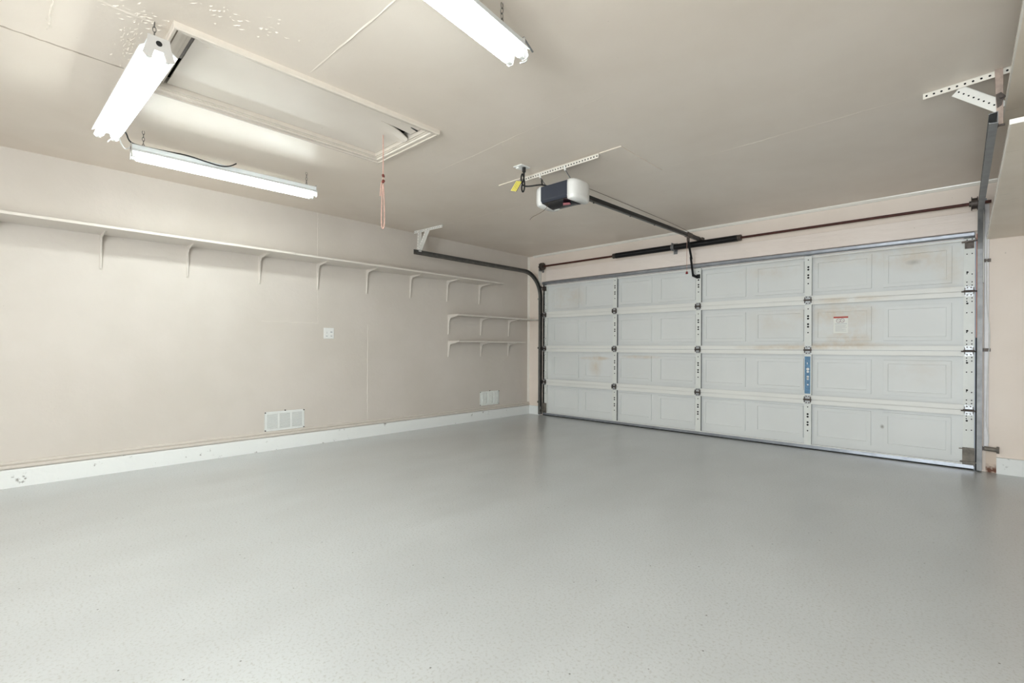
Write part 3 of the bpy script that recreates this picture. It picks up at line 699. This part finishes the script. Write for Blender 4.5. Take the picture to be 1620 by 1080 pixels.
MB().tube([(2.180, 1.82, 2.19), (2.160, 1.822, 2.20), (2.145, 1.824, 2.16), (2.138, 1.824, 2.10)], .0045, 8, sub=2).build('tail', 'rope', rp)
MB().cyl((2.186, 1.82, 2.222), (2.178, 1.82, 2.238), .009, 8).cyl((2.174, 1.82, 2.186), (2.188, 1.82, 2.198), .010, 8).build('knot', 'knot', rp)

# ------------------------------------------------------------------ fluorescent fixtures (local: along Y, z = 0 at tube bottoms)
def chain_mesh(L, lean=(0, 0)):
    mb = MB(); n = max(2, round(L/.022)); st_ = L/n
    for i in range(n):
        c = Vector((lean[0]*i/n, lean[1]*i/n, (i+.5)*st_)); a = .0065; h_ = st_*.62
        d = Vector((1, 0, 0)) if i % 2 else Vector((0, 1, 0))
        P = [c+d*a*math.cos(t_)*(1 if abs(math.cos(t_)) > .3 else 1)+Vector((0, 0, h_*math.sin(t_))) for t_ in [k*2*PI/10 for k in range(10)]]
        mb.tube(P, .0017, 5, True)
    return mb
def fixture(label, loc, rotz, chains, nm='shop_light'):
    r = thing(nm, label, 'light fixture', loc, rotz, 'hanging fluorescent shop lights')
    L = .61
    # sheet-metal body: channel with flared reflector wings
    outer = [(-.070, .032), (-.068, .030), (-.034, .050), (.034, .050), (.068, .030), (.070, .032), (.040, .056), (.040, .080), (.034, .085), (-.034, .085), (-.040, .080), (-.040, .056)]
    MB().prism(outer, 'y', -L, L).build('housing', 'fixture', r, local=True)
    for s_ in (-1, 1):
        MB().cyl((s_*.034, -L+.03, .014), (s_*.034, L-.03, .014), .019, 18).build('tube', 'tube', r, local=True)
        yy = s_*L
        MB().prism([(-.040, .095), (.040, .095), (.044, .060), (.060, .008), (.048, -.004), (.026, -.004), (.016, .034), (-.016, .034), (-.026, -.004), (-.048, -.004), (-.060, .008), (-.044, .060)], 'y', yy, yy+s_*.003).build('end_plate', 'plate', r, local=True)
        MB().disc((0, yy+s_*.0036, .066), (0, s_, 0), .012, 14).build('knockout', 'hole', r, local=True)
        for q in (-1, 1):
            MB().box(q*.033-.011, q*.033+.011, yy-s_*.028, yy-s_*.002, -.001, .050).build('socket', 'socket', r, local=True, bevel=.003)
    for (y, ln, lean) in chains:
        o = chain_mesh(ln, lean).build('chain', 'chain', r, local=True); o.location = (0, y, .085)
        MB().tube([(-.012, y, .081), (-.010, y, .097), (.010, y, .097), (.012, y, .081)], .0018, 6, sub=1).build('hook', 'chain', r, local=True)
    return r
ZF = 2.300; ch = H-ZF-.085
f1 = fixture('bright fluorescent shop light hung crosswise beside the near end of the attic hatch', (1.945, .455, ZF), math.radians(-88.3), [(.53, ch, (0, .0)), (-.53, ch, (0, 0))])
f2 = fixture('fluorescent shop light hung lengthwise between attic hatch and left wall', (1.095, 1.205, ZF), math.radians(-2.3), [(-.545, ch, (0, 0)), (.545, ch, (0, 0))])
f3 = fixture('fluorescent shop light cut off by the top edge, nearest the camera', (3.757, .954, ZF), math.radians(6.5), [(-.53, ch, (0, 0)), (.50, ch, (0, 0))])
MB().bar((0.03, .612, .10), (.035, .68, .065), .008, .003).tube([(.02, .615, .10), (.03, .64, .05), (.02, .66, .02), (0, .63, .005)], .003, 6, sub=2, mi=1).build('loose_hook', ['galvmid', 'socket'], f3, local=True)
MB().tube([(.01, -.615, .10), (.03, -.64, .07), (.045, -.66, .03), (.03, -.64, .01)], .003, 6, sub=2).tube([(-.04, -.613, .05), (-.03, -.65, .02), (-.01, -.64, -.01)], .003, 6, sub=2).build('loose_wires', 'socket', f1, local=True)
fc = MB().tube([(1.34, .50, 2.39), (1.24, .545, 2.40), (1.12, .575, 2.392), (1.07, .61, 2.393), (1.075, .70, 2.393), (1.085, .80, 2.395), (1.12, .90, 2.392), (1.15, 1.0, 2.37), (1.165, 1.10, 2.355), (1.175, 1.16, 2.37), (1.18, 1.20, 2.40)], .0045, 8, sub=2).build('lamp_cord', 'cord')
tag(fc, 'black cord strung between the two shop lights near the left wall', 'cord')
wc = MB().tube([(1.30, .49, 2.37), (1.20, .53, 2.32), (1.12, .56, 2.33), (1.08, .585, 2.36)], .004, 8, sub=2).build('lamp_cord', 'whiteplastic')
tag(wc, 'white cord sagging between the two shop lights near the left wall', 'cord')

# ------------------------------------------------------------------ shelves
def bracket_mesh(leg, arm):
    # pressed-steel bracket: y is along the wall, x outwards, z down from 0
    mb = MB()
    mb.prism([(0, 0), (.004, 0), (.004, -leg), (0, -leg)], 'y', -.010, .010)
    mb.prism([(0, 0), (arm, 0), (arm, -.004), (0, -.004)], 'y', -.012, .012)
    # tapering rib
    vs = []
    rib = [(.003, -.003), (arm*.98, -.003), (arm*.80, -.012), (.055, -.030), (.030, -.060), (.012, -leg*.97), (.003, -leg*.98)]
    mb.prism(rib, 'y', -.006, .006)
    mb.cyl((.002, 0, -leg*.93), (.010, 0, -leg*.93), .005, 8)
    return mb.mesh('bracket', 'shelf', bevel=.0015, segs=1)
s1 = thing('wall_shelf', 'long beige shelf running high along the left wall', 'shelf', (0, 2.0, 1.945))
MB().box(.001, .335, YB+.05, 1.985, 1.946, 1.966).build('board', 'shelf', s1, bevel=.002)
MB().box(.001, .330, 1.988, 4.91, 1.946, 1.964).build('board', 'shelf', s1, bevel=.002)
bk1 = bracket_mesh(.285, .25)
for y in (-.63, -.035, .558, 1.158, 1.768, 2.358, 2.945, 3.552, 4.144, 4.730): place('bracket', bk1, s1, (0, y, 1.946))
s2_ = thing('wall_shelf', 'short upper corner shelf reaching the garage door wall', 'shelf', (0, 5.0, 1.468), 0, 'short corner shelves')
MB().box(.001, .235, 4.158, D-.002, 1.470, 1.488).build('board', 'shelf', s2_, bevel=.002)
bk2 = bracket_mesh(.255, .20)
for y in (4.168, 4.763, 5.342): place('bracket', bk2, s2_, (0, y, 1.470))
s3 = thing('wall_shelf', 'short lower corner shelf ending before the garage door wall', 'shelf', (0, 4.8, 1.115), 0, 'short corner shelves')
MB().box(.001, .235, 4.168, 5.48, 1.118, 1.136).build('board', 'shelf', s3, bevel=.002)
bk3 = bracket_mesh(.205, .20)
for y in (4.172, 4.765, 5.332): place('bracket', bk3, s3, (0, y, 1.118))

# ------------------------------------------------------------------ boards on the right
def over_board(label, xa, ya, xb, yb, z0, z1):
    r = thing('overhead_board', label, 'board', ((xa+XR)/2, (ya+yb)/2, z0))
    MB().prism([(xa+.006, ya+.006), (XR, ya+.006), (XR, yb), (xb+.006, yb)], 'z', z0, z1).build('panel', 'board', r)
    MB().prism([(xa, ya), (xa+.006, ya), (xb+.006, yb), (xb, yb)], 'z', z0-.001, z1+.001).build('edge_band', 'whitetrim', r)
    MB().prism([(xa+.006, ya), (XR, ya), (XR, ya+.006), (xa+.006, ya+.006)], 'z', z0-.001, z1+.001).build('edge_band', 'whitetrim', r)
over_board('upper painted board near the ceiling at the right edge', 5.302, .2, 5.260, 3.87, 2.305, 2.323)
over_board('lower scraped board right of the garage door track', 5.256, 2.915, 5.234, D-.002, 1.992, 2.011)

# ------------------------------------------------------------------ wall fittings
wp = thing('wall_plate', 'white two-gang control plate on the left wall', 'wall plate', (0, 2.488, 1.19))
MB().box(0, .007, 2.430, 2.546, 1.134, 1.254).build('plate', 'whiteplastic', wp, bevel=.0025)
for y in (2.462, 2.514):
    MB().box(.007, .0095, y-.019, y+.019, 1.158, 1.230).build('insert', 'whiteplastic', wp, bevel=.001)
MB().disc((.0101, 2.463, 1.198), (1, 0, 0), .004, 8).disc((.0101, 2.463, 1.210), (1, 0, 0), .0025, 8).box(.0095, .0102, 2.452, 2.472, 1.160, 1.166).box(.0095, .0102, 2.505, 2.525, 1.162, 1.168).box(.0095, .0102, 2.503, 2.526, 1.204, 1.212).build('buttons', 'greyplastic', wp)['kind'] = 'stuff'
def vent(label, y0, y1, z0, z1, mat, louvred):
    r = thing('wall_vent', label, 'wall vent', (0, (y0+y1)/2, z0))
    fr = MB(); b_ = .022
    fr.box(0, .006, y0, y1, z1-b_, z1).box(0, .006, y0, y1, z0, z0+b_).box(0, .006, y0, y0+b_, z0+b_, z1-b_).box(0, .006, y1-b_, y1, z0+b_, z1-b_)
    wd = (y1-y0-2*b_); cw = (wd-2*.018)/3
    for i in (1, 2): fr.box(0, .008, y0+b_+i*cw+(i-1)*.018, y0+b_+i*cw+i*.018, z0+b_, z1-b_)
    fr.build('frame', mat, r, bevel=.0015, segs=1)
    for i in range(3):
        a = y0+b_+i*(cw+.018); c_ = a+cw
        if louvred:
            MB().box(-.0, .0008, a, c_, z0+b_, z1-b_).build('backing', 'ventdark', r)
            sl = MB(); n = 14; hh = (z1-z0-2*b_)/n
            for k in range(n):
                z = z0+b_+k*hh
                sl.prism([(.0009, z+hh*.95), (.003, z+hh), (.008, z+hh*.34), (.006, z+hh*.24)], 'y', a, c_)
            tag(sl.build('louvres', mat, r), None, None, None, 'stuff')
        else:
            mb = MB(); n = 6; zz0, zz1 = z0+b_, z1-b_
            vs = []
            for k in range(n+1):
                z = zz0+(zz1-zz0)*k/n; x = .004+.016*math.sin(PI*(k/n)*.8+.25)
                vs += [(x, a+.010, z), (x, c_-.010, z)]
            vs += [(.0025, a+.006, zz0), (.0025, c_-.006, zz0), (.0025, a+.006, zz1), (.0025, c_-.006, zz1)]
            nn = 2*(n+1)
            fs = [(2*k, 2*k+1, 2*k+3, 2*k+2) for k in range(n)]+[(nn, nn+1, 1, 0), (2*n, 2*n+1, nn+3, nn+2), tuple([nn]+[2*k for k in range(n+1)]+[nn+2]), tuple([nn+3]+[2*k+1 for k in range(n, -1, -1)]+[nn+1])]
            mb.add(vs, fs).build('deflector', mat, r); MB().box(0, .002, a, c_, z0+b_, z1-b_).build('backing', 'ventdark', r)
    for y, z in ((y0+.006, z0+.008), (y1-.006, z0+.008), (y0+.006, z1-.008), (y1-.006, z1-.008), ((y0+y1)/2, z1+.004)):
        MB().cyl((.004, y, z), (.010, y, z), .0065, 8).build('screw', 'screw', r)
vent('white louvred vent low on the left wall below the control plate', 1.823, 2.221, .190, .386, 'ventwhite', True)
vent('pale vent with three smooth deflectors in the far left corner', 4.757, 5.143, .205, .408, 'ventgrey', False)
